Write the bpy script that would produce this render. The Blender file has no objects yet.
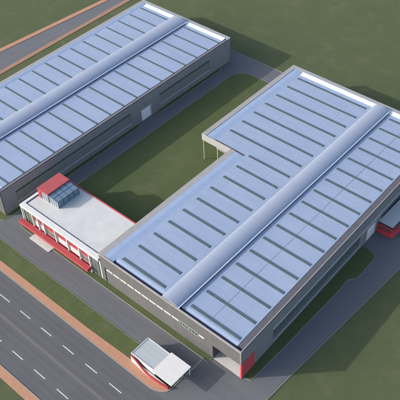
import bpy, bmesh, math, random
from mathutils import Vector, Matrix
random.seed(7)
D = bpy.data
col = bpy.context.scene.collection
sc = bpy.context.scene

# ------------------------------------------------------------------ materials
def lin(r, g, b):
    f = lambda c: (c/255/12.92) if c/255 <= .04045 else ((c/255+.055)/1.055)**2.4
    return (f(r), f(g), f(b), 1)

def mat(name, base, rough=.7, metal=0.0, var=None, scale=1.0, amt=.5, bump=0.0, bscale=30.0, bdist=.05, spec=.4):
    m = D.materials.new(name); m.use_nodes = True
    nt = m.node_tree; N = nt.nodes; L = nt.links
    b = N['Principled BSDF']
    b.inputs['Base Color'].default_value = (*base[:3], 1)
    b.inputs['Roughness'].default_value = rough
    b.inputs['Metallic'].default_value = metal
    b.inputs['Specular IOR Level'].default_value = spec
    g = N.new('ShaderNodeNewGeometry')
    m['_pos'] = 0
    if var:
        n1 = N.new('ShaderNodeTexNoise'); n1.inputs['Scale'].default_value = scale
        n1.inputs['Detail'].default_value = 8; n1.inputs['Roughness'].default_value = .65
        L.new(g.outputs['Position'], n1.inputs['Vector'])
        r = N.new('ShaderNodeMapRange')
        r.inputs['From Min'].default_value = .5-.25/max(amt, .01)*.5; r.inputs['From Max'].default_value = .5+.25/max(amt, .01)*.5
        L.new(n1.outputs['Fac'], r.inputs['Value'])
        mx = N.new('ShaderNodeMix'); mx.data_type = 'RGBA'
        mx.inputs['A'].default_value = (*base[:3], 1); mx.inputs['B'].default_value = (*var[:3], 1)
        L.new(r.outputs['Result'], mx.inputs['Factor'])
        L.new(mx.outputs['Result'], b.inputs['Base Color'])
    if bump:
        n2 = N.new('ShaderNodeTexNoise'); n2.inputs['Scale'].default_value = bscale; n2.inputs['Detail'].default_value = 4
        L.new(g.outputs['Position'], n2.inputs['Vector'])
        bp = N.new('ShaderNodeBump'); bp.inputs['Strength'].default_value = bump; bp.inputs['Distance'].default_value = bdist
        L.new(n2.outputs['Fac'], bp.inputs['Height']); L.new(bp.outputs['Normal'], b.inputs['Normal'])
    return m

def node(nt, t, **kw):
    n = nt.nodes.new(t)
    for k, v in kw.items(): setattr(n, k, v)
    return n

def mathn(nt, op, a, b=None):
    n = nt.nodes.new('ShaderNodeMath'); n.operation = op
    for i, v in enumerate((a, b)):
        if v is None: continue
        if isinstance(v, (int, float)): n.inputs[i].default_value = v
        else: nt.links.new(v, n.inputs[i])
    return n.outputs[0]

def mixc(nt, fac, a, b):
    n = nt.nodes.new('ShaderNodeMix'); n.data_type = 'RGBA'
    for s, v in (('Factor', fac), ('A', a), ('B', b)):
        if isinstance(v, (int, float)): n.inputs[s].default_value = v
        elif isinstance(v, tuple): n.inputs[s].default_value = (*v[:3], 1)
        else: nt.links.new(v, n.inputs[s])
    return n.outputs['Result']

def noise(nt, vec, scale, detail=6, rough=.6):
    n = nt.nodes.new('ShaderNodeTexNoise'); n.inputs['Scale'].default_value = scale
    n.inputs['Detail'].default_value = detail; n.inputs['Roughness'].default_value = rough
    nt.links.new(vec, n.inputs['Vector']); return n.outputs['Fac']

def remap(nt, v, a, b, c=0.0, d=1.0):
    n = nt.nodes.new('ShaderNodeMapRange')
    nt.links.new(v, n.inputs['Value'])
    for k, x in zip(('From Min', 'From Max', 'To Min', 'To Max'), (a, b, c, d)): n.inputs[k].default_value = x
    return n.outputs['Result']

def posxyz(nt):
    g = nt.nodes.new('ShaderNodeNewGeometry'); s = nt.nodes.new('ShaderNodeSeparateXYZ')
    nt.links.new(g.outputs['Position'], s.inputs[0]); return g.outputs['Position'], s.outputs[0], s.outputs[1], s.outputs[2]

def scaled(nt, vec, sx, sy, sz):
    n = nt.nodes.new('ShaderNodeMapping'); n.inputs['Scale'].default_value = (sx, sy, sz)
    nt.links.new(vec, n.inputs['Vector']); return n.outputs[0]

def bumpn(nt, h, strength, dist):
    bp = nt.nodes.new('ShaderNodeBump'); bp.inputs['Strength'].default_value = strength; bp.inputs['Distance'].default_value = dist
    nt.links.new(h, bp.inputs['Height']); nt.links.new(bp.outputs['Normal'], nt.nodes['Principled BSDF'].inputs['Normal'])

def ribbed(name, base, axis, pitch, groove=.82, rough=.45, metal=.25, grime=.12, gw=.16, cross=None, sheet=0):
    """standing seam metal: seams run across `axis`"""
    m = D.materials.new(name); m.use_nodes = True; nt = m.node_tree
    b = nt.nodes['Principled BSDF']; b.inputs['Roughness'].default_value = rough; b.inputs['Metallic'].default_value = metal
    P, X, Y, Z = posxyz(nt)
    c = {'x': X, 'y': Y, 'z': Z}[axis]
    f = mathn(nt, 'FRACT', mathn(nt, 'DIVIDE', c, pitch))
    tri = mathn(nt, 'ABSOLUTE', mathn(nt, 'SUBTRACT', f, .5))
    seam = remap(nt, tri, .5-gw, .5)
    dark = tuple(v*groove for v in base[:3])
    c0 = mixc(nt, seam, base, dark)
    st = {'x': (1.2, .12, 1), 'y': (.12, 1.2, 1), 'z': (.3, .3, 1.5)}[axis]
    n1 = remap(nt, noise(nt, scaled(nt, P, *st), 1.0, 7, .7), .35, .75)
    c1 = mixc(nt, mathn(nt, 'MULTIPLY', n1, grime*2.5), c0, tuple(v*.78 for v in base[:3]))
    n2 = remap(nt, noise(nt, P, .07, 4, .5), .3, .7)
    c2 = mixc(nt, mathn(nt, 'MULTIPLY', n2, grime*2), c1, (base[0]*1.1+.02, base[1]*1.07+.01, base[2]*1.02))
    if sheet:
        wn = nt.nodes.new('ShaderNodeTexWhiteNoise'); wn.noise_dimensions = '2D'
        cb = nt.nodes.new('ShaderNodeCombineXYZ')
        k1 = mathn(nt, 'FLOOR', mathn(nt, 'DIVIDE', c, sheet)); nt.links.new(k1, cb.inputs[0])
        oth = Z if axis in 'xy' and sheet > 1 else X
        k2 = mathn(nt, 'FLOOR', mathn(nt, 'DIVIDE', oth, 6.2)); nt.links.new(k2, cb.inputs[1])
        nt.links.new(cb.outputs[0], wn.inputs['Vector'])
        c2 = mixc(nt, mathn(nt, 'MULTIPLY', wn.outputs['Value'], .22 if sheet < 1 else .3), c2, tuple(v*.72 for v in base[:3]))
        f3 = mathn(nt, 'LESS_THAN', mathn(nt, 'FRACT', mathn(nt, 'DIVIDE', oth, 6.2)), .012)
        c2 = mixc(nt, mathn(nt, 'MULTIPLY', f3, .35 if sheet < 1 else 0), c2, tuple(v*.5 for v in base[:3]))
    if cross:
        f2 = mathn(nt, 'FRACT', mathn(nt, 'DIVIDE', {'x': X, 'y': Y, 'z': Z}[cross[0]], cross[1]))
        l2 = mathn(nt, 'LESS_THAN', f2, cross[2])
        c2 = mixc(nt, mathn(nt, 'MULTIPLY', l2, .45), c2, tuple(v*.5 for v in base[:3]))
    nt.links.new(c2, b.inputs['Base Color'])
    nt.links.new(remap(nt, n1, 0, 1, rough-.06, rough+.12), b.inputs['Roughness'])
    bumpn(nt, seam, .5, .05)
    return m

def grass_mat(name, a, b2, c3):
    m = D.materials.new(name); m.use_nodes = True; nt = m.node_tree
    b = nt.nodes['Principled BSDF']; b.inputs['Roughness'].default_value = .9; b.inputs['Specular IOR Level'].default_value = .15
    P, X, Y, Z = posxyz(nt)
    n0 = remap(nt, noise(nt, P, .035, 5, .55), .32, .68)
    n1 = remap(nt, noise(nt, P, .45, 8, .7), .3, .7)
    n2 = remap(nt, noise(nt, P, 4.5, 6, .75), .3, .7)
    c = mixc(nt, mathn(nt, 'MULTIPLY', n0, .7), a, b2)
    c = mixc(nt, mathn(nt, 'MULTIPLY', n1, .45), c, c3)
    c = mixc(nt, mathn(nt, 'MULTIPLY', n2, .5), c, tuple(v*.55 for v in a[:3]))
    n3 = remap(nt, noise(nt, P, .14, 7, .68), .50, .72)
    c = mixc(nt, mathn(nt, 'MULTIPLY', n3, .28), c, (.150, .145, .085))
    n4 = remap(nt, noise(nt, scaled(nt, P, .9, 1.1, 1), .8, 5, .8), .60, .72)
    c = mixc(nt, mathn(nt, 'MULTIPLY', n4, .4), c, (.045, .07, .025))
    nt.links.new(c, b.inputs['Base Color'])
    bumpn(nt, n2, .6, .12)
    return m

def asphalt_mat(name, base, track_axis=None, tracks=()):
    m = D.materials.new(name); m.use_nodes = True; nt = m.node_tree
    b = nt.nodes['Principled BSDF']; b.inputs['Roughness'].default_value = .85; b.inputs['Specular IOR Level'].default_value = .3
    P, X, Y, Z = posxyz(nt)
    n0 = remap(nt, noise(nt, P, .09, 6, .6), .3, .7)
    n1 = remap(nt, noise(nt, P, 1.1, 8, .7), .35, .65)
    n2 = remap(nt, noise(nt, P, 22, 4, .8), .3, .7)
    c = mixc(nt, mathn(nt, 'MULTIPLY', n0, .6), base, tuple(v*1.32 for v in base[:3]))
    c = mixc(nt, mathn(nt, 'MULTIPLY', n1, .22), c, tuple(v*.75 for v in base[:3]))
    c = mixc(nt, mathn(nt, 'MULTIPLY', n2, .3), c, tuple(v*1.5 for v in base[:3]))
    if track_axis:
        co = {'x': X, 'y': Y}[track_axis]
        for t in tracks:
            d = mathn(nt, 'ABSOLUTE', mathn(nt, 'SUBTRACT', co, t))
            w = remap(nt, d, .2, .75, 1, 0)
            w2 = mathn(nt, 'MULTIPLY', w, remap(nt, noise(nt, scaled(nt, P, .06 if track_axis == 'y' else 1, 1 if track_axis == 'y' else .06, 1), 1, 4), .3, .7, .06, .26))
            c = mixc(nt, w2, c, tuple(v*.5 for v in base[:3]))
    # hairline cracks
    v = nt.nodes.new('ShaderNodeTexVoronoi'); v.feature = 'DISTANCE_TO_EDGE'; v.inputs['Scale'].default_value = .13
    wv = nt.nodes.new('ShaderNodeVectorMath'); wv.operation = 'ADD'
    nn = nt.nodes.new('ShaderNodeTexNoise'); nn.inputs['Scale'].default_value = .6; nn.inputs['Detail'].default_value = 6
    nt.links.new(P, nn.inputs['Vector']); sc_ = nt.nodes.new('ShaderNodeVectorMath'); sc_.operation = 'SCALE'; sc_.inputs['Scale'].default_value = 3.0
    nt.links.new(nn.outputs['Color'], sc_.inputs[0]); nt.links.new(P, wv.inputs[0]); nt.links.new(sc_.outputs[0], wv.inputs[1])
    nt.links.new(wv.outputs[0], v.inputs['Vector'])
    cr = mathn(nt, 'MULTIPLY', mathn(nt, 'LESS_THAN', v.outputs['Distance'], .006), remap(nt, n0, .45, .6, 0, .12))
    c = mixc(nt, cr, c, tuple(v_*.4 for v_ in base[:3]))
    nt.links.new(c, b.inputs['Base Color'])
    bumpn(nt, n2, .3, .02)
    return m

def paver_mat(name, a, b2, mortar, w, h):
    m = D.materials.new(name); m.use_nodes = True; nt = m.node_tree
    b = nt.nodes['Principled BSDF']; b.inputs['Roughness'].default_value = .85
    P, X, Y, Z = posxyz(nt)
    t = nt.nodes.new('ShaderNodeTexBrick'); nt.links.new(P, t.inputs['Vector'])
    t.inputs['Scale'].default_value = 1; t.inputs['Brick Width'].default_value = w; t.inputs['Row Height'].default_value = h
    t.inputs['Mortar Size'].default_value = .02; t.inputs['Color1'].default_value = (*a[:3], 1); t.inputs['Color2'].default_value = (*b2[:3], 1); t.inputs['Mortar'].default_value = (*mortar[:3], 1)
    n1 = remap(nt, noise(nt, P, .5, 7, .7), .3, .75)
    c = mixc(nt, mathn(nt, 'MULTIPLY', n1, .4), t.outputs['Color'], tuple(v*.68 for v in a[:3]))
    nt.links.new(c, b.inputs['Base Color'])
    return m

def glass_mat(name, base, rough=.12, spec=.8, var=.25):
    m = D.materials.new(name); m.use_nodes = True; nt = m.node_tree
    b = nt.nodes['Principled BSDF']; b.inputs['Roughness'].default_value = rough; b.inputs['Specular IOR Level'].default_value = spec
    P, X, Y, Z = posxyz(nt)
    n = remap(nt, noise(nt, P, .6, 3), .3, .7)
    c = mixc(nt, mathn(nt, 'MULTIPLY', n, var), base, tuple(v*.45 for v in base[:3]))
    nt.links.new(c, b.inputs['Base Color'])
    return m

M = {}
M['grass'] = grass_mat('grass_open', (.080, .103, .050), (.104, .122, .066), (.066, .089, .040))
M['lawn'] = grass_mat('grass_kept', (.078, .106, .044), (.098, .120, .054), (.063, .090, .034))
M['asphalt'] = asphalt_mat('asphalt_road', (.076, .080, .088), 'y', (-17, -18.7, -21.4, -23.1, -25.7, -27.4, -30.2, -31.9))
M['yard'] = asphalt_mat('asphalt_yard', (.092, .098, .110), 'y', (-3.3, -4.3, -5.6, -6.6))
M['westroad'] = asphalt_mat('asphalt_west', (.09, .096, .112))
M['walk'] = paver_mat('orange_pavers', (.39, .205, .125), (.34, .175, .105), (.26, .165, .12), .6, .3)
M['kerb'] = mat('kerb_concrete', (.27, .27, .26), .9, var=(.19, .19, .18), scale=1.5, bump=.2)
M['mossy'] = mat('mossy_edging', (.15, .175, .11), .9, var=(.09, .12, .06), scale=2)
M['walkshade'] = paver_mat('shaded_orange_pavers', (.29, .165, .11), (.25, .145, .095), (.19, .13, .10), .6, .3)  # orange pavers darkened, the hall's shadow is put into the colour
M['concrete'] = mat('pale_concrete', (.50, .48, .48), .85, var=(.40, .39, .39), scale=.9, bump=.15)
M['paint'] = mat('road_paint', (.60, .61, .60), .7, var=(.34, .35, .36), scale=2.2)
M['tanpaint'] = mat('faded_paint', (.20, .17, .13), .8, var=(.12, .11, .11), scale=2.0)
M['deck'] = ribbed('roof_deck_metal', (.265, .335, .475), 'y', .46, groove=.74, gw=.2, rough=.42, metal=.15, grime=.2, sheet=.92)
M['vault'] = ribbed('vault_metal', (.265, .31, .415), 'y', .5, groove=.84, rough=.36, metal=.2, grime=.16, cross=('y', 5.5, .02))
M['flash'] = mat('flashing_metal', (.30, .375, .52), .36, .15, var=(.25, .32, .46), scale=.5)
M['litflash'] = mat('lit_flashing', (.58, .62, .68), .35, .0, var=(.50, .54, .62), scale=.5)  # white carries the light on the metal: rear slope glare, eave highlight
M['coping'] = mat('coping_sheet', (.30, .295, .30), .6, .1, var=(.23, .225, .235), scale=.7)
M['gutter'] = mat('gutter_sheet', (.088, .09, .105), .6, .0, var=(.07, .072, .088), scale=.8)
M['navy'] = mat('navy_gutter_shade', (.035, .045, .08), .5, var=(.025, .03, .055), scale=1.5)  # navy puts the gutter's shadow into the colour
M['sky'] = glass_mat('skylight_sheet', (.07, .105, .125), .3, .5, .35)
M['skyframe'] = mat('skylight_kerb', (.16, .20, .25), .6)
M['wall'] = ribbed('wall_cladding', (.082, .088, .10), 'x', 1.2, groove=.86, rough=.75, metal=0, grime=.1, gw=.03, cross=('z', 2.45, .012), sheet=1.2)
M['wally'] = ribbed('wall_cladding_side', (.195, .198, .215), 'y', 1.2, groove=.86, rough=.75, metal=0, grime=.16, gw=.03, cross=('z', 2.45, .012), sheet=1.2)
M['glass'] = glass_mat('window_glass', (.10, .125, .135))
M['greenglass'] = glass_mat('green_glass', (.05, .09, .07))
M['panelglass'] = glass_mat('green_tinted_panel', (.17, .19, .19), .4, .4, .15)
M['mull'] = mat('grey_mullion', (.17, .185, .195), .6)
M['palepane'] = mat('pale_pane_reflection', (.42, .44, .47), .5, var=(.36, .38, .41), scale=1.2)  # pale panes; the front ribbon's reflection is put into this colour
M['frame'] = mat('aluminium', (.48, .49, .51), .5, .2)
M['darkframe'] = mat('dark_frame', (.04, .045, .06), .5)
M['white'] = mat('white_paint', (.53, .53, .53), .55, var=(.46, .46, .465), scale=.6)
M['whiteroof'] = mat('white_membrane', (.455, .465, .475), .7, var=(.38, .39, .405), scale=.35, amt=.6)
M['red'] = mat('red_paint', (.34, .042, .055), .6, var=(.26, .036, .046), scale=.8)
M['redglass'] = glass_mat('red_tinted_glass', (.28, .06, .07), .2, .6, .2)
M['annexred'] = mat('annex_red_lit', (.60, .06, .075), .55, var=(.50, .05, .06), scale=.8)  # red brightened, a second sun's light is put into the colour
M['redcore'] = ribbed('red_cladding', (.52, .07, .085), 'y', .55, groove=.55, rough=.55, metal=0, grime=.12, gw=.12)
M['redroof'] = mat('red_roof_sheet', (.34, .062, .07), .6, var=(.27, .05, .056), scale=.7)
M['blueglass'] = glass_mat('blue_glazing', (.115, .18, .26), .15, .8, .3)
M['greyroof'] = ribbed('guard_roof_metal', (.36, .40, .42), 'x', .42, groove=.66, rough=.5, metal=.1, cross=('y', 1.4, .05))
M['annexroof'] = mat('grey_membrane', (.42, .43, .46), .8, var=(.35, .36, .40), scale=.8, bump=.2)  # annex roof grey raised to carry light from the second sun
M['door'] = ribbed('roller_door', (.70, .71, .75), 'z', .35, groove=.8, rough=.5, metal=0, grime=.06)
M['cable'] = mat('dark_cable', (.10, .12, .18), .6)
M['soil'] = mat('dark_floor', (.20, .19, .19), .9, var=(.15, .14, .14), scale=1)

# ------------------------------------------------------------------ mesh tools
WARP = False
def wp(x, y, z):
    if WARP: x = x - .025*y*max(0, (x+45.5)/45.5)
    return (x, y, z)

class MB:
    def __init__(s): s.bm = bmesh.new()
    def hexa(s, c):
        v = [s.bm.verts.new(wp(*p)) for p in c]
        for f in ((0, 3, 2, 1), (4, 5, 6, 7), (0, 1, 5, 4), (1, 2, 6, 5), (2, 3, 7, 6), (3, 0, 4, 7)):
            s.bm.faces.new([v[i] for i in f])
    def box(s, x0, x1, y0, y1, z0, z1):
        if x0 > x1: x0, x1 = x1, x0
        if y0 > y1: y0, y1 = y1, y0
        s.hexa([(x0, y0, z0), (x1, y0, z0), (x1, y1, z0), (x0, y1, z0), (x0, y0, z1), (x1, y0, z1), (x1, y1, z1), (x0, y1, z1)]); return s
    def prism(s, pts, z0, z1):
        a = [s.bm.verts.new(wp(x, y, z0)) for x, y in pts]; b = [s.bm.verts.new(wp(x, y, z1)) for x, y in pts]
        s.bm.faces.new(a[::-1]); s.bm.faces.new(b); n = len(pts)
        for i in range(n): s.bm.faces.new((a[i], a[(i+1) % n], b[(i+1) % n], b[i]))
        return s
    def ext(s, prof, axis, t0, t1):
        """profile (u, z) swept along x or y"""
        f = (lambda u, z, t: wp(u, t, z)) if axis == 'y' else (lambda u, z, t: wp(t, u, z))
        a = [s.bm.verts.new(f(u, z, t0)) for u, z in prof]; b = [s.bm.verts.new(f(u, z, t1)) for u, z in prof]
        s.bm.faces.new(a[::-1]); s.bm.faces.new(b); n = len(prof)
        for i in range(n): s.bm.faces.new((a[i], a[(i+1) % n], b[(i+1) % n], b[i]))
        return s
    def sheet(s, pts, z):
        s.bm.faces.new([s.bm.verts.new(wp(x, y, z)) for x, y in pts]); return s
    def cyl(s, x, y, z0, z1, r, n=12):
        return s.prism([(x+r*math.cos(i*2*math.pi/n), y+r*math.sin(i*2*math.pi/n)) for i in range(n)], z0, z1)
    def build(s, name, m, parent=None, bevel=0, smooth=False):
        bmesh.ops.recalc_face_normals(s.bm, faces=s.bm.faces)
        me = D.meshes.new(name)
        org = Vector((0, 0, 0)); p = parent
        if parent is not None:
            while p is not None: org += p.location; p = p.parent
        else:
            xs = [v.co.x for v in s.bm.verts]; ys = [v.co.y for v in s.bm.verts]; zs = [v.co.z for v in s.bm.verts]
            org = Vector(((min(xs)+max(xs))/2, (min(ys)+max(ys))/2, min(zs)))
        bmesh.ops.translate(s.bm, verts=s.bm.verts, vec=-org)
        big = [f for f in s.bm.faces if len(f.verts) > 4]
        if big: bmesh.ops.triangulate(s.bm, faces=big)
        s.bm.to_mesh(me); s.bm.free()
        me.materials.append(M[m] if isinstance(m, str) else m)
        o = D.objects.new(name, me); col.objects.link(o)
        if parent is not None: o.parent = parent
        else: o.location = org
        if bevel:
            bv = o.modifiers.new('bevel', 'BEVEL'); bv.width = bevel; bv.segments = 2; bv.limit_method = 'ANGLE'
        if smooth:
            for f in me.polygons: f.use_smooth = True
        return o

def tag(o, label=None, cat=None, group=None, kind=None):
    if label: o['label'] = label
    if cat: o['category'] = cat
    if group: o['group'] = group
    if kind: o['kind'] = kind
    return o
def thing(name, loc, label, cat, group=None):
    o = D.objects.new(name, None); col.objects.link(o); o.location = loc; o.empty_display_size = .5
    return tag(o, label, cat, group)
def struct(name, mb, m, parent=None):
    return tag(mb.build(name, m, parent), kind='structure')

def offset_line(pts, d):
    out = []
    n = len(pts)
    for i in range(n):
        a = Vector(pts[max(i-1, 0)]); b = Vector(pts[i]); c = Vector(pts[min(i+1, n-1)])
        t1 = (b-a).normalized() if i > 0 else (c-b).normalized(); t2 = (c-b).normalized() if i < n-1 else t1
        n1 = Vector((-t1.y, t1.x)); n2 = Vector((-t2.y, t2.x)); k = n1+n2
        k = k/ max(k.length_squared/2, .3) if k.length > 1e-6 else n1
        out.append((b.x+k.x*d, b.y+k.y*d))
    return out
def ribbon(mb, pts, w, z0, z1):
    a = offset_line(pts, w/2); b = offset_line(pts, -w/2)
    for i in range(len(pts)-1):
        mb.hexa([(*a[i], z0), (*b[i], z0), (*b[i+1], z0), (*a[i+1], z0), (*a[i], z1), (*b[i], z1), (*b[i+1], z1), (*a[i+1], z1)])
    return mb

def arc(cx, cy, r, a0, a1, n=8):
    return [(cx+r*math.cos(math.radians(a0+(a1-a0)*i/n)), cy+r*math.sin(math.radians(a0+(a1-a0)*i/n))) for i in range(n+1)]

# ------------------------------------------------------------------ ground
g = MB()
g.sheet([(-1500, -1200), (1500, -1200), (1500, 1800), (-1500, 1800)], 0)
struct('ground', g, 'grass')

front = MB(); front.sheet([(-400, -33.2), (400, -33.2), (400, -15.2), (-400, -15.2)], .012)
road = struct('front_road', front, 'asphalt')
for row, x0 in ((-20.2, -58.3), (-28.95, -58.3)):
    k0 = -18
    for k in range(k0, 34):
        s0 = x0 - 0.0 + k*8.02 - 3.8 + (0 if row > -25 else 0)
        struct('lane_dash', MB().sheet([(s0, row-.11), (s0+3.9, row-.11), (s0+3.9, row+.11), (s0, row+.11)], .017), 'paint', road)
struct('centre_line', MB().sheet([(-140, -24.42), (300, -24.42), (300, -24.28), (-140, -24.28)], .017).sheet([(-140, -24.12), (300, -24.12), (300, -23.98), (-140, -23.98)], .017), 'tanpaint', road)

# pavement west road
def wx(y, base, s): return base + s*(y-50)
wr = MB(); wr.sheet([(wx(-15, -151.3, .086), -15.1), (wx(-15, -142.2, .0), -15.1), (-142.2, 60), (-142.9, 260), (wx(260, -151.3, .086), 260)], .008)
westroad = struct('west_road', wr, 'westroad')
struct('centre_line', MB().sheet([(wx(-10, -145.9, .07), -10), (wx(-10, -145.7, .07), -10), (wx(120, -145.7, .07), 120), (wx(120, -145.9, .07), 120)], .013), 'tanpaint', westroad)

def pavement(name, pts, m, z=.12):
    return struct(name, MB().prism(pts, -.05, z), m)
pavement('west_pavement', [(wx(-12, -153.4, .086), -12), (wx(-12, -151.45, .086), -12), (wx(260, -151.45, .086), 260), (wx(260, -153.4, .086), 260)], 'walk')
pavement('west_inner_pavement', [(-142.0, -8), (-140.2, -8), (-140.5, 260), (-142.4, 260)], 'walkshade')
pavement('outer_pavement', [(-400, -35.4), (400, -35.4), (400, -33.35), (-400, -33.35)], 'walk')
struct('kerb', MB().box(-400, 400, -33.34, -33.19, -.05, .135), 'kerb')
tip = [(-14.6, -15.05), (-13.6, -14.93), (-12.4, -14.55), (-11.3, -14.0), (-10.6, -13.3), (-10.3, -12.5), (-10.3, -12.0)]
pavement('front_pavement', [(-139, -15.05)] + tip + [(-11.6, -12.35), (-23, -12.55), (-36, -12.95), (-139, -13.3)], 'walk')
pavement('front_pavement', [(14, -15.05), (400, -15.05), (400, -13), (17, -13)], 'walk')
struct('kerb', ribbon(MB(), [(-139, -15.13)] + [(x+.06, y-.07) for x, y in tip] + [(-10.15, -8.6), (-10.5, -7.9), (-11.2, -7.55), (-15.0, -7.5)], .16, -.05, .14), 'kerb')

# site asphalt
site = [(-132, -8.2), (-27, -8.2), (-27, -15.2), (14, -15.2), (11.5, -11.5), (8.6, -7), (7.7, -2), (8.1, 9), (10.2, 51), (12.4, 101), (-100, 101), (-100, 94), (-83.3, 94), (-83.3, -1.2), (-132, -1.2)]
yard = struct('yard_asphalt', MB().sheet(site, .006), 'yard')

def lawn(pts, kerb=None, z=.10, name='lawn'):
    o = struct(name, MB().prism(pts, -.05, z), 'lawn')
    if kerb: struct('kerb', ribbon(MB(), kerb, .10, -.05, .125), 'kerb')
    return o
# verge between the yard lane and the front pavement
lawn([(-139, -13.28), (-36, -12.93), (-23, -12.53), (-11.6, -12.33), (-10.35, -11.95), (-10.25, -8.6), (-10.6, -8.0), (-11.3, -7.65), (-15.0, -7.6), (-15.0, -6.5), (-22.7, -6.5), (-22.7, -8.25), (-139, -8.25)],
     [(-139, -8.18), (-22.6, -8.18), (-22.6, -6.43), (-14.9, -6.43), (-14.9, -7.45)], name='front_verge')
for k in range(14):
    x = -58 + k*2.0
    struct('edging_strip', MB().box(x, x+.05, -12.7, -8.4, .09, .108), 'mossy')
# planting strips at walls
lawn([(-76.6, -1.55), (-71.8, -1.55), (-71.8, .3), (-76.6, .3)], [(-76.7, .2), (-76.7, -1.62), (-71.7, -1.62), (-71.7, -.1)], name='wall_strip_lawn')
lawn([(-63.4, -1.55), (-8.6, -1.5), (-8.6, -.02), (-45.4, -.02), (-45.4, .4), (-63.4, .4)], [(-63.5, 0), (-63.5, -1.62), (-8.5, -1.57), (-8.5, -.05)], name='wall_strip_lawn')
lawn([(-130, -3.7), (-83.4, -3.7), (-82.6, -3.2), (-82.3, -2), (-82.3, 50.6), (-83.44, 50.6), (-83.44, -1.6), (-130, -1.6)],
     [(-130, -3.77), (-83.4, -3.77), (-82.5, -3.25), (-82.2, -2), (-82.2, 50.7), (-83.44, 50.7)], name='wall_strip_lawn')
lawn([(-82.3, 59.5), (-82.3, 89.6), (-83.44, 89.6), (-83.44, 59.5)], [(-83.44, 59.4), (-82.2, 59.4), (-82.2, 89.7), (-83.44, 89.7)], name='wall_strip_lawn')
nw = arc(-72.6, 88.6, 4.7, 180, 90)
lawn([(-77.3, 14), ] + [(-77.3, 80)] + nw + [(-57, 93.6), (-56.2, 57.2), (-45.2, 57.2), (-45.2, 14)], [(-45.6, 14.72), (-77.37, 14.72), (-77.37, 80)] + arc(-72.6, 88.6, 4.77, 180, 90) + [(-56.5, 93.67)], name='courtyard_lawn')
e = [(2.0, 1.0), (2.3, 15.6), (2.5, 35.2), (2.25, 37.5), (2.2, 38.8), (2.5, 39.8), (3.1, 40.4), (3.7, 41.2), (3.75, 43), (3.6, 48.6), (3.3, 49.9), (2.5, 50.9), (1.2, 51.4), (-1.1, 51.5)]
lawn([(.02, .4)] + e + [(-1.2, 51.5)], [(.1, .35)] + [(x+.06, y) for x, y in e[:-1]] + [(-1.0, 51.57)], name='east_wall_lawn')
east_edge = [(8.75, -6.8), (7.8, -2), (8.2, 9), (10.3, 51), (12.5, 101)]
struct('kerb', ribbon(MB(), east_edge, .11, -.05, .13), 'kerb')
struct('kerb', ribbon(MB(), [(12.4, 101.08), (-100, 101.08)], .15, -.05, .13), 'kerb')
lawn([(4.05, 59.6), (5.4, 60.4), (6.2, 62), (6.4, 80), (2.8, 80), (2.8, 72.2), (4.05, 72.2)], [(4.0, 59.4), (5.45, 60.3), (6.28, 62), (6.48, 80)], name='annex_lawn')

# ------------------------------------------------------------------ halls
def window(x0, x1, y0, y1, z0, z1, n, parent, pane='glass', frame='frame', out=.05, palepane=None):
    """ribbon window in a wall; the thin axis is the wall normal"""
    alongx = abs(x1-x0) > abs(y1-y0)
    f = MB(); t = .07
    L0, L1 = (x0, x1) if alongx else (y0, y1)
    N0, N1 = (y0, y1) if alongx else (x0, x1)
    def B(a0, a1, c0, c1, mb, n0=N0, n1=N1):
        if alongx: mb.box(a0, a1, n0, n1, c0, c1)
        else: mb.box(n0, n1, a0, a1, c0, c1)
    B(L0, L1, z0, z0+t, f); B(L0, L1, z1-t, z1, f)
    for i in range(n+1):
        c = L0+(L1-L0)*i/n; a = max(L0, c-t/2) if i else L0
        b = min(L1, a+t) if i < n else L1
        if i == n: a = L1-t
        B(a, b, z0+t, z1-t, f)
    w = D.objects.new('window', None)
    fo = f.build('window', frame, parent)
    p = MB(); s = .3*(N1-N0); B(L0+.02, L1-.02, z0+.02, z1-.02, p, N0+s, N1-s)
    p.build('pane', pane, fo)
    return fo

def vault(parent, xl, xr, y0, y1, zb, kerbh, rise, label=None):
    v = MB(); n = 16
    def prof(ex=0, dz=0):
        P = [(xr+ex, zb+kerbh)]
        for i in range(1, n):
            a = math.pi*i/n
            P.append(((xl+xr)/2+(xr-xl+2*ex)/2*math.cos(a), zb+kerbh+(rise+dz)*math.sin(a)**1.35))
        P.append((xl-ex, zb+kerbh)); return P
    v.ext(prof(.22, .05), 'y', y0-.25, y1+.25)
    o = v.build('ridge_vault', 'vault', parent)
    MB().box(xl+.12, xr-.12, y0+.2, y1-.2, zb-.1, zb+kerbh-.004).build('ridge_kerb', 'skyframe', o)
    # drip edge, with the eave highlight painted on in white
    MB().box(xr+.10, xr+.46, y0-.25, y1+.25, zb+kerbh-.16, zb+kerbh+.05).build('drip_edge', 'litflash', o)
    return o

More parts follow.
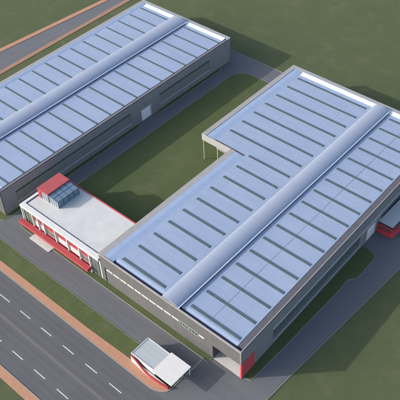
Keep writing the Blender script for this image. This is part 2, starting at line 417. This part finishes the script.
def hall(which):
    global WARP
    if which == 2:
        WARP = True
        root = thing('factory_hall', (-24, 48, 0), 'larger factory hall with red cladding at its corner porch and a notched blue ribbed roof', 'factory', 'two factory halls')
        X0, X1, Y0, Y1, H = -45.5, 0.0, 0.0, 95.0, 10.0
        bump = True
    else:
        WARP = False
        root = thing('factory_hall', (-104, 48, 0), 'factory hall in the upper left beyond the grass courtyard, with a small white roller door', 'factory', 'two factory halls')
        X0, X1, Y0, Y1, H = -124.9, -83.47, -1.56, 96.08, 9.0
        bump = False
    t = .3
    zc = H
    # --- walls
    w = MB()
    if bump:
        px0, px1, pz, pd = -8.4, -.3, 5.05, 4.7
        # front wall with porch opening and ribbon recess
        w.box(X0, px0, Y0, Y0+t, 0, H-.02)
        w.box(px0, px1, Y0, Y0+t, pz, H-.02)
        w.box(px0-.2, px0, Y0+t, pd, 0, pz)
        w.box(px0, px1, pd, pd+.2, 0, pz)
        w.box(px0, px1, Y0+t, pd, pz, pz+.15)
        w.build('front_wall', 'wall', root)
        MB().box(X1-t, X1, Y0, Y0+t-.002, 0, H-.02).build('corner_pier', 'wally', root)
        MB().box(px0, px1, .02, pd, .0, .05).build('porch_floor', 'concrete', root)
        b = MB(); b.box(px0+.6, px1-.7, pd-.06, pd-.004, .1, 3.9); 
        gl = b.build('porch_glazing', 'glass', root)
        fr = MB()
        for i in range(7):
            x = px0+.6+(px1-px0-1.3)*i/6; fr.box(x-.05, x+.05, pd-.13, pd-.062, .05, 3.9)
        fr.box(px0+.55, px1-.65, pd-.13, pd-.062, 3.9, 4.02); fr.box(px0+.65, px1-.75, pd-.12, pd-.062, 2.3, 2.4)
        fr.build('mullion', 'frame', gl)
        # east wall
        e = MB()
        e.box(X1-t, X1, Y0+t, Y1-t, 5.9, H-.02); e.box(X1-t, X1, Y0+t, 12, 0, 5.9)
        e.box(X1-t, X1, 12, 49.5, 0, 1.5); e.box(X1-t, X1, 49.5, Y1-t, 0, 1.5) if False else None
        e.box(X1-t, X1, 49.5, 53.2, 0, 5.9); e.box(X1-t, X1, 53.2, 57.4, 4.6, 5.9); e.box(X1-t, X1, 57.4, 60, 0, 5.9)
        e.box(X1-t, X1, 60, 91, 0, 1.5); e.box(X1-t, X1, 91, Y1-t, 0, 5.9)
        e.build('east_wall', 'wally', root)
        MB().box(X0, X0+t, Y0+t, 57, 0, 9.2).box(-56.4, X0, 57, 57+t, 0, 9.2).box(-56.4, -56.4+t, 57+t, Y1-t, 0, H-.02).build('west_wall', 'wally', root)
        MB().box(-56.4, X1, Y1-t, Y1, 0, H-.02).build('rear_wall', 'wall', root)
        # red corner cladding on the east face
        tag(MB().box(X1+.003, X1+.13, -.06, 4.8, .02, 5.35).box(X1-.32, X1+.002, -.06, -.003, .02, 5.05).build('red_cladding', 'redcore', root), 'red ribbed cladding on the corner of the porch')
        bands = [(12, 49.5), (60, 91)]; door = (53.2, 57.4, 4.6)
    else:
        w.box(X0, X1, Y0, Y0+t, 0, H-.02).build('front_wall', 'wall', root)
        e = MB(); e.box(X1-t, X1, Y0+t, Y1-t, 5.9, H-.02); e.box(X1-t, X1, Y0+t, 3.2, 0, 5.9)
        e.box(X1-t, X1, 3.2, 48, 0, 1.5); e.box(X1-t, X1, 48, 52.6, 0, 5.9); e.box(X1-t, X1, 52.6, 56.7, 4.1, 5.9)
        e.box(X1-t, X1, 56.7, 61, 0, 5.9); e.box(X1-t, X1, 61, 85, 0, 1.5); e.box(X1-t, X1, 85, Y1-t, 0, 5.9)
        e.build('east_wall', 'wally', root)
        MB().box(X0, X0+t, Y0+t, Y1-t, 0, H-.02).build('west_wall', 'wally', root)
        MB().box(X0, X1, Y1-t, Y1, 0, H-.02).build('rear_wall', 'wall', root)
        bands = [(3.2, 48), (61, 85)]; door = (52.6, 56.7, 4.1)
        # clerestory strip dark
    for a, b in bands:
        n = round((b-a)/5.4)
        for i in range(n):
            y0 = a+(b-a)*i/n; y1 = a+(b-a)*(i+1)/n
            if which == 2:
                window(X1-.22, X1-.10, y0+.01, y1-.01, 1.5, 5.9, 3, root, frame='mull')
            else:
                window(X1-.22, X1-.10, y0+.01, y1-.01, 5.05, 5.9, 3, root, pane='greenglass', frame='mull')
                window(X1-.20, X1-.12, y0+.01, y1-.01, 1.85, 5.04, 2, root, pane='panelglass', frame='mull')
                window(X1-.22, X1-.10, y0+.01, y1-.01, 1.5, 1.84, 1, root, pane='navy', frame='mull')  # navy pane paints the dark shadow below the sill line
        MB().box(X1-.09, X1+.2, a-.1, b+.1, 1.42 if which == 2 else 1.86, 1.5 if which == 2 else 1.95).build('window_sill', 'frame', root)
    if which == 2:
        MB().box(X1+.002, X1+.26, 11.8, 92, 5.92, 6.03).build('sunshade_ledge', 'white', root)
    dd = MB().box(X1-.16, X1-.08, door[0]+.02, door[1]-.02, .05, door[2]-.02).build('roller_door', 'door', root)
    MB().box(X1-.07, X1+.06, door[0]-.14, door[0], 0, door[2]).box(X1-.07, X1+.06, door[1], door[1]+.14, 0, door[2]).box(X1-.07, X1+.06, door[0]-.14, door[1]+.14, door[2], door[2]+.16).build('door_frame', 'white', dd)
    # front ribbon window
    if bump:
        xs = -43.5; nmax = 14; p = (-18.7+43.5)/10
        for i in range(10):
            window(xs+i*p+.12, xs+(i+1)*p-.12, Y0-.05, Y0+.02, 5.1, 5.7, 2, root, pane='palepane')  # reflection on the ribbon glass painted as pale panes
        for i in range(2):
            window(-18.5+i*2.9, -18.5+i*2.9+2.75, Y0-.05, Y0+.02, 4.5, 5.75, 3, root, pane='greenglass')
        window(-12.5, -10.9, Y0-.05, Y0+.02, 5.15, 5.75, 1, root, pane='palepane')
        MB().box(-44.0, -43.86, Y0-.14, Y0-.004, .3, 5.6).box(-44.03, -43.3, Y0-.15, Y0-.003, 5.6, 5.75).build('downpipe', 'darkframe', root)
    else:
        for i in range(12):
            window(X1-4-i*2.9-2.6, X1-4-i*2.9, Y0-.05, Y0+.02, 4.95, 5.75, 2, root, pane='palepane')
    # --- roof
    zd = zc-.25
    rxr = X1-1.9        # right edge of deck
    if bump:
        deck_pts = [(X0+4.7, 1.9), (rxr, 1.9), (rxr, Y1-4.6), (-51.7, Y1-4.6), (-51.7, 51.7), (X0+4.7, 51.7)]
    else:
        rxr = X1-1.2
        deck_pts = [(X0+3.0, Y0+1.9), (rxr, Y0+1.9), (rxr, Y1-4.6), (X0+3.0, Y1-4.6)]
    d = MB().prism(deck_pts, zd-.3, zd).build('roof_deck', 'deck', root)
    # under-deck base so nothing is hollow
    if bump:
        MB().prism([(X0+.31, .31), (X1-.31, .31), (X1-.31, Y1-.31), (-56.1, Y1-.31), (-56.1, 57.31), (X0+.31, 57.31)], zd-.75, zd-.62).build('gutter_floor', 'navy', root)  # shadow behind the front parapet painted navy on the floor
        cop = MB()
        cop.box(X0-.05, X0+1.7, .26, 50.88, zc-.35, zc)
        cop.box(-56.45, -56.4+1.5, 51.02, Y1+.05, zc-.35, zc)
        o = cop.build('west_coping', 'coping', root)
        fl = MB()
        prof = lambda x: [(x+1.7, zc-.5), (x+1.7, zc-.01), (x+3.1, zc-.06), (x+4.7, zd+.0-.0), (x+4.7, zc-.5)]
        fl.ext(prof(X0), 'y', .4, 50.88)
        fl.ext([(u, z) for u, z in prof(-56.4)], 'y', 51.2, Y1-1.4)
        fl.build('west_flashing', 'flash', root)
        # notch edge and canopy fascia
        MB().box(-56.46, X0+1.6, 50.9, 51.0, zc-2.3, zc+.03).build('canopy_fascia', M['coping_pale'] if 'coping_pale' in M else 'concrete', root)
        MB().box(-51.69, X0+4.65, 51.02, 51.69, zd-.3, zd-.03).build('notch_flashing', 'gutter', root)
        MB().box(X0+1.65, X0+4.69, 50.89, 51.01, zd-.3, zd+.02).build('notch_edge', 'gutter', root)
        MB().box(-56.35, X0-.02, 51.02, 56.95, zc-2.25, zc-.42).build('canopy_soffit', 'concrete', root)
        for x, y in ((-56.2, 51.3), (-50.9, 51.3)):
            MB().cyl(x, y, 0, zc-2.25, .11).build('post', 'white', root)
        bx0 = -56.4
    else:
        MB().prism([(X0+.31, Y0+.31), (X1-.31, Y0+.31), (X1-.31, Y1-.31), (X0+.31, Y1-.31)], zd-.75, zd-.62).build('gutter_floor', 'navy', root)  # floor coloured navy for the parapet's shadow
        MB().box(X0-.05, X0+1.3, Y0+.26, Y1, zc-.35, zc).build('west_coping', 'coping', root)
        fl = MB(); fl.ext([(X0+1.3, zc-.5), (X0+1.3, zc-.01), (X0+2.0, zc-.06), (X0+3.0, zd), (X0+3.0, zc-.5)], 'y', Y0+.4, Y1-1.4)
        fl.build('west_flashing', 'flash', root)
        bx0 = X0
    # rear: coping + slope facing the front, its sunlit glare painted white
    MB().box(bx0+(1.1 if bump else 0), X1+.05, Y1-1.35, Y1+.05, zc-.35, zc+.004).build('rear_coping', 'coping_pale', root)
    rb = MB(); rx0 = bx0+(4.72 if bump else 3.02)
    rb.ext([(Y1-1.35, zc-.5), (Y1-1.35, zc-.01), (Y1-3.0, zd+.02), (Y1-3.0, zc-.5)], 'x', rx0, rxr)
    rf = MB(); rf.ext([(Y1-3.01, zc-.5), (Y1-3.01, zd+.015), (Y1-4.6, zd), (Y1-4.6, zc-.5)], 'x', rx0, rxr)
    rf.build('rear_flashing', 'flash', root)
    rb.build('rear_flashing', 'litflash', root)
    # front: thin parapet, shaded gutter, deck edge
    MB().box(X0-.05, X1+.05, Y0-.05, Y0+.24, zc-.4, zc+.004).build('front_coping', 'coping', root)
    fe = MB(); fe.ext([(Y0+1.15, zd-.6), (Y0+1.2, zd-.18), (Y0+1.9, zd-.02), (Y0+1.9, zd-.6)], 'x', X0+(4.7 if bump else 3), rxr)
    fe.build('front_flashing', 'flash', root)
    # east: sheet gutter outside the deck
    eg = MB(); eg.box(rxr+.002, X1-.225, Y0+(1.3), Y1-1.4, zd-.6, zd-.06)
    eg.build('east_gutter', 'gutter', root)
    MB().box(X1-.22, X1+.06, Y0+.25, Y1-1.36, zc-.36, zc-.14).build('east_coping', 'gutter', root)
    # vault
    if bump: xl, xr = -23.75, -18.95
    else: xl, xr = -107.7, -102.0
    vault(root, xl, xr, Y0+.35, Y1-2.6, zd, .5, .72 if bump else .85)
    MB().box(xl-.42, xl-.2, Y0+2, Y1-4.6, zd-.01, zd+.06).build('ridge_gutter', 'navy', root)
    # skylights
    if bump:
        for k in range(17):
            y = 2.7+5.45*k
            x0 = -39.7 if k < 10 else -51.2
            rows = [(x0, -25.4)]
            if k >= 9 or True: rows.append((-17.1, -2.5))
            for (a, b) in rows:
                if y > 90.6: continue
                y_ = y+(.15 if True else 0)
                s = MB().box(a, b, y_-.45, y_+.45, zd-.02, zd+.10).build('skylight', 'skyframe', root)
                MB().box(a+.07, b-.07, y_-.37, y_+.37, zd+.101, zd+.14).build('pane', 'sky', s)
    else:
        for k in range(17):
            y = 2.4+5.56*k
            if y > 92.2: continue
            for a, b in ((X0+3.1, xl-.55), (xr+1.5, X1-1.35)):
                s = MB().box(a, b, y-.36, y+.36, zd-.02, zd+.08).build('skylight', 'skyframe', root)
                MB().box(a+.07, b-.07, y-.29, y+.29, zd+.081, zd+.12).build('pane', 'sky', s)
    # lightning conductor along the roof
    if bump:
        MB().box(-11.0, -10.95, 2.0, Y1-4.6, zd+.005, zd+.03).build('lightning_conductor', 'cable', root)
    WARP = False
    return root
M['coping_pale'] = mat('pale_fascia', (.27, .285, .30), .6, var=(.225, .24, .255), scale=.8)
hall(2)
hall(1)

# ------------------------------------------------------------------ red and white office
ob = thing('office_building', (-61, 7, 0), 'white flat roofed office with red front and white columns, joining the two halls', 'office building')
ox0, ox1, oy0, oy1, oz = -76.3, -45.6, .6, 14.6, 7.6
MB().box(ox0+.05, ox1, oy1-.3, oy1, 0, oz-.35).box(ox0+.05, ox0+.35, oy0+.9, oy1-.3, 0, oz-.35).box(ox0+.35, ox1, oy0+.6, oy0+.9, 0, oz-.35).build('wall', 'white', ob)
MB().box(ox0+.9, ox1, oy0+.75, oy1-.25, oz-.3, oz+.05).build('roof', 'whiteroof', ob)
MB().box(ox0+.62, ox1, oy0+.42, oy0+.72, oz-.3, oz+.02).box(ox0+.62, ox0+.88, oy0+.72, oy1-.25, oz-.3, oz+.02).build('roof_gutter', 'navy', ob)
MB().box(ox0-.25, ox1, -.45, oy0+.40, oz-.45, oz+.32).box(ox0-.25, ox0+.60, oy0+.40, oy1, oz-.45, oz+.32).build('cornice', 'white', ob, bevel=.03)
MB().box(ox0+.61, ox1, oy1-.24, oy1+.06, oz-.34, oz+.26).build('rear_coping', 'red', ob)
tag(MB().box(ox1-1.4, ox1-.02, oy0+.8, oy1-.26, oz+.052, oz+.4).build('roof_upstand', 'coping', ob), 'tan upstand against the hall wall')
# facade
cols = [-76.25, -71.9, -69.6, -67.2, -62.55, -57.8, -53.2, -49.4]
for x in cols:
    MB().box(x-.17, x+.17, -.40, -.08, 0, oz-.452).build('column', 'white', ob, bevel=.02)
edges = cols + [-46.1]
for i in range(len(cols)):
    a, b = edges[i]+.23, edges[i+1]-.23
    if i == 0:
        window(a, b, -.02, .12, .1, oz-.5, 3, ob, pane='greenglass', frame='white'); continue
    if i == len(cols)-1:
        window(a, b+.1, -.02, .12, .1, oz-.5, 2, ob, pane='glass', frame='darkframe'); continue
    n = max(1, round((b-a)/1.5))
    MB().box(a, b, .0, .12, 4.75, oz-.46).build('wall_panel', 'red', ob)
    window(a, b, -.01, .11, 2.7, 4.74, n, ob, pane='palepane' if i % 3 else 'glass', frame='frame')
    for j in range(n):
        c0 = a+(b-a)*(j+.22)/n; c1 = a+(b-a)*(j+.78)/n
        window(c0, c1, -.05, -.001, 5.3, 6.1, 1, ob, pane='redglass', frame='red')
    MB().box(a, b, .0, .12, .05, 2.69).build('wall_panel', 'red', ob)
MB().box(-77.0, -45.7, .13, 1.4, 0, 7.1).build('facade_core', 'white', ob)
MB().box(-76.8, -49.0, -1.85, -.41, 1.8, 2.62).build('entrance_canopy', 'red', ob, bevel=.03)
for x in (-74.6, -50.6):
    MB().cyl(x, -1.6, 0, 1.8, .06).build('canopy_post', 'red', ob)
door = MB().box(-69.2, -67.6, -.06, -.003, .1, 2.15).build('door', 'glass', ob)
MB().box(-68.44, -68.36, -.1, -.062, .1, 2.15).box(-69.3, -69.2, -.1, -.003, .1, 2.18).box(-67.6, -67.5, -.1, -.003, .1, 2.18).build('door_frame', 'white', door)
pad = MB().box(-71.6, -63.6, -2.95, -.5, -.02, .16).build('entrance_slab', 'concrete', None)
tag(pad, 'pale concrete entrance slab on the yard lane in front of the red canopy', 'slab')
# penthouse
ph = MB(); ph.box(-75.0, -70.8, 5.3, 12.9, oz+.06, 10.35)
pho = tag(ph.build('rooftop_stair_box', 'white', ob), 'red topped rooftop box with blue glazed lean-to')
MB().box(-75.15, -70.75, 5.15, 13.05, 10.352, 10.75).build('roof', 'redroof', pho, bevel=.03)
MB().box(-75.1, -75.0, 5.2, 13.0, oz+.3, 10.3).build('wall_panel', 'red', pho)
gx0, gx1 = -70.79, -67.1
lt = MB(); lt.hexa([(gx0, 5.45, oz+.06), (gx1, 5.45, oz+.06), (gx1, 12.8, oz+.06), (gx0, 12.8, oz+.06), (gx0, 5.45, 10.3), (gx1, 5.45, 9.95), (gx1, 12.8, 9.95), (gx0, 12.8, 10.3)])
lt.build('glazing', 'blueglass', pho)
mu = MB()
zz = lambda x: 10.3+(9.95-10.3)*(x-gx0)/(gx1-gx0)
for i in range(5):
    y = 5.45+7.35*i/4; y = min(max(y, 5.49), 12.76)
    mu.hexa([(gx0, y-.05, zz(gx0)-.02), (gx1+.05, y-.05, zz(gx1)-.02), (gx1+.05, y+.05, zz(gx1)-.02), (gx0, y+.05, zz(gx0)-.02), (gx0, y-.05, zz(gx0)+.05), (gx1+.05, y-.05, zz(gx1)+.05), (gx1+.05, y+.05, zz(gx1)+.05), (gx0, y+.05, zz(gx0)+.05)])
    mu.box(gx1-.02, gx1+.05, y-.05, y+.05, oz+.06, 9.93)
for x in (gx0+1.85,):
    mu.hexa([(x-.05, 5.45, zz(x)-.02), (x+.05, 5.45, zz(x)-.02), (x+.05, 12.8, zz(x)-.02), (x-.05, 12.8, zz(x)-.02), (x-.05, 5.45, zz(x)+.06), (x+.05, 5.45, zz(x)+.06), (x+.05, 12.8, zz(x)+.06), (x-.05, 12.8, zz(x)+.06)])
mu.box(gx1-.01, gx1+.06, 5.4, 12.85, 9.85, 9.97)
mu.build('mullion', 'darkframe', pho)
wm = MB()
for i in range(1, 9):
    x = -74.9+7.7*i/8; wm.box(x-.06, x+.06, 5.14 if x < -70.8 else 5.38, 5.29 if x < -70.8 else 5.46, oz+.06, 10.2 if x < -70.8 else 9.9)
wm.build('white_mullion', 'white', pho)
MB().box(-73.6, -70.9, 5.2, 5.298, oz+.3, 9.9).build('front_pane', 'blueglass', pho)
MB().box(-74.98, -73.62, 5.14, 5.298, oz+.06, 10.34).build('wall_panel', 'red', pho)

# ------------------------------------------------------------------ guardhouse
gh = thing('gatehouse', (-16, -9.8, 0), 'small gatehouse by the site entrance with grey ribbed roof, white canopy and curved red wall', 'gatehouse')
MB().box(-22.1, -15.3, -12.25, -7.05, .05, 2.75).build('wall', 'white', gh)
gr = MB().box(-22.15, -15.25, -12.3, -7.0, 2.76, 2.95).build('grey_roof', 'greyroof', gh)
MB().box(-22.35, -15.2, -12.5, -12.3, 2.6, 3.06).box(-22.35, -22.15, -12.3, -6.95, 2.6, 3.06).box(-22.15, -15.2, -7.0, -6.85, 2.6, 3.06).build('roof_edge', 'frame', gr)
MB().box(-15.2, -9.15, -13.0, -6.5, 3.08, 3.32).build('canopy', 'white', gh, bevel=.03)
for x, y in ((-9.45, -6.8), (-11.6, -10.2)):
    MB().box(x-.09, x+.09, y-.09, y+.09, .1, 3.08).build('post', 'white', gh)
window(-21.2, -16.2, -7.06, -6.98, 1.0, 2.2, 4, gh)
dr = MB().box(-15.31, -15.24, -9.4, -8.4, .1, 2.2).build('door', 'glass', gh)
MB().box(-15.32, -15.22, -9.5, -9.4, .1, 2.3).box(-15.32, -15.22, -8.4, -8.3, .1, 2.3).build('door_frame', 'frame', dr)
path = [(-22.3, -12.66, 2.75), (-21.2, -12.68, 2.4), (-20.1, -12.76, 1.9), (-19.1, -12.9, 1.45), (-18.1, -13.03, 1.15), (-17.0, -13.15, 1.0), (-15.5, -13.2, .95), (-13.6, -13.1, .95), (-12.0, -12.95, .95), (-10.7, -12.7, .95)]
pa = offset_line([(p[0], p[1]) for p in path], .16); pb = offset_line([(p[0], p[1]) for p in path], -.16)
cwall = MB(); band = MB(); hb = [.6, .6, .6, .62, .68, .75, .8, .8, .8, .8]
for i in range(len(path)-1):
    z, z2 = path[i][2], path[i+1][2]
    cwall.hexa([(*pa[i], 0), (*pb[i], 0), (*pb[i+1], 0), (*pa[i+1], 0), (*pa[i], max(.02, z-hb[i])), (*pb[i], max(.02, z-hb[i])), (*pb[i+1], max(.02, z2-hb[i+1])), (*pa[i+1], max(.02, z2-hb[i+1]))])
    band.hexa([(*pa[i], max(.02, z-hb[i])), (*pb[i], max(.02, z-hb[i])), (*pb[i+1], max(.02, z2-hb[i+1])), (*pa[i+1], max(.02, z2-hb[i+1])), (*pa[i], z), (*pb[i], z), (*pb[i+1], z2), (*pa[i+1], z2)])
cw = cwall.build('curved_wall', 'white', gh)
band.build('red_band', 'red', cw)
MB().prism([(-22.2, -12.52), (-15.2, -12.52), (-11.1, -12.56), (-12, -12.77), (-13.6, -12.92), (-15.5, -13.02), (-17, -12.97), (-18.1, -12.85), (-19.1, -12.72), (-20.1, -12.58)], .05, .88).build('planter_bed', 'concrete', gh)

# ------------------------------------------------------------------ annex by the east wall
an = thing('annex', (1, 65, 0), 'low red annex with flat grey roof against the east wall of the larger hall', 'annex')
ax0, ax1, ay0, ay1, az = -1.42, 2.85, 58.8, 72, 3.35
MB().box(ax0+.02, ax1-.05, ay0+.05, ay1-.05, 0, az-.3).build('wall', 'annexred', an)
MB().box(ax0, ax1+.02, ay0, ay1, az-.16, az+.02).build('roof', 'annexroof', an)
MB().box(ax0, ax1+.1, ay0-.1, ay0-.002, az-.45, az+.08).box(ax1+.022, ax1+.14, ay0-.1, ay1+.05, az-.45, az+.08).build('roof_edge', 'darkframe', an)
MB().box(ax0+.02, ax1+.5, ay0-.45, ay0+.04, 0, 1.15).box(ax1-.04, ax1+.5, ay0+.04, ay1, 0, 1.15).build('plinth', 'annexred', an)
window(ax0+.5, ax1-.4, ay0-.02, ay0+.06, 1.35, 2.1, 3, an, frame='darkframe')
for k in range(3):
    window(ax1-.08, ax1+.0, ay0+1+k*4, ay0+4.2+k*4, 1.35, 2.1, 3, an, frame='darkframe')

# ------------------------------------------------------------------ camera, light
cam = D.cameras.new('camera'); co = D.objects.new('camera', cam); col.objects.link(co)
co.location = (60.96124, -73.69062, 149.17036); co.rotation_euler = (0.8005186, 0.0399582, 0.7260776)
cam.sensor_width = 36; cam.lens = 762.6475/400*36; cam.clip_end = 5000; cam.clip_start = 1
sc.camera = co

R_ = 1.68
sunv = Vector((-R_, -R_, 1)).normalized()
elev = math.asin(sunv.z); az = math.atan2(sunv.x, sunv.y)
sl = D.lights.new('sun', 'SUN'); sl.energy = 2.2; sl.angle = math.radians(.5); sl.color = (1, .95, .88)
so = D.objects.new('sun', sl); col.objects.link(so)
so.rotation_euler = (-sunv).to_track_quat('-Z', 'Y').to_euler(); so.location = (0, 0, 200)
w = D.worlds.new('World'); sc.world = w; w.use_nodes = True
nt = w.node_tree; bg = nt.nodes['Background']; bg.inputs['Strength'].default_value = .15
sk = nt.nodes.new('ShaderNodeTexSky'); sk.sky_type = 'NISHITA'; sk.sun_disc = False
sk.dust_density = 3.0; sk.ozone_density = .6; sk.sun_elevation = elev; sk.sun_rotation = az
nt.links.new(sk.outputs[0], bg.inputs['Color'])
vs = sc.view_settings; vs.view_transform = 'Standard'; vs.look = 'None'; vs.exposure = 1.08; vs.gamma = 1; vs.use_curve_mapping = False
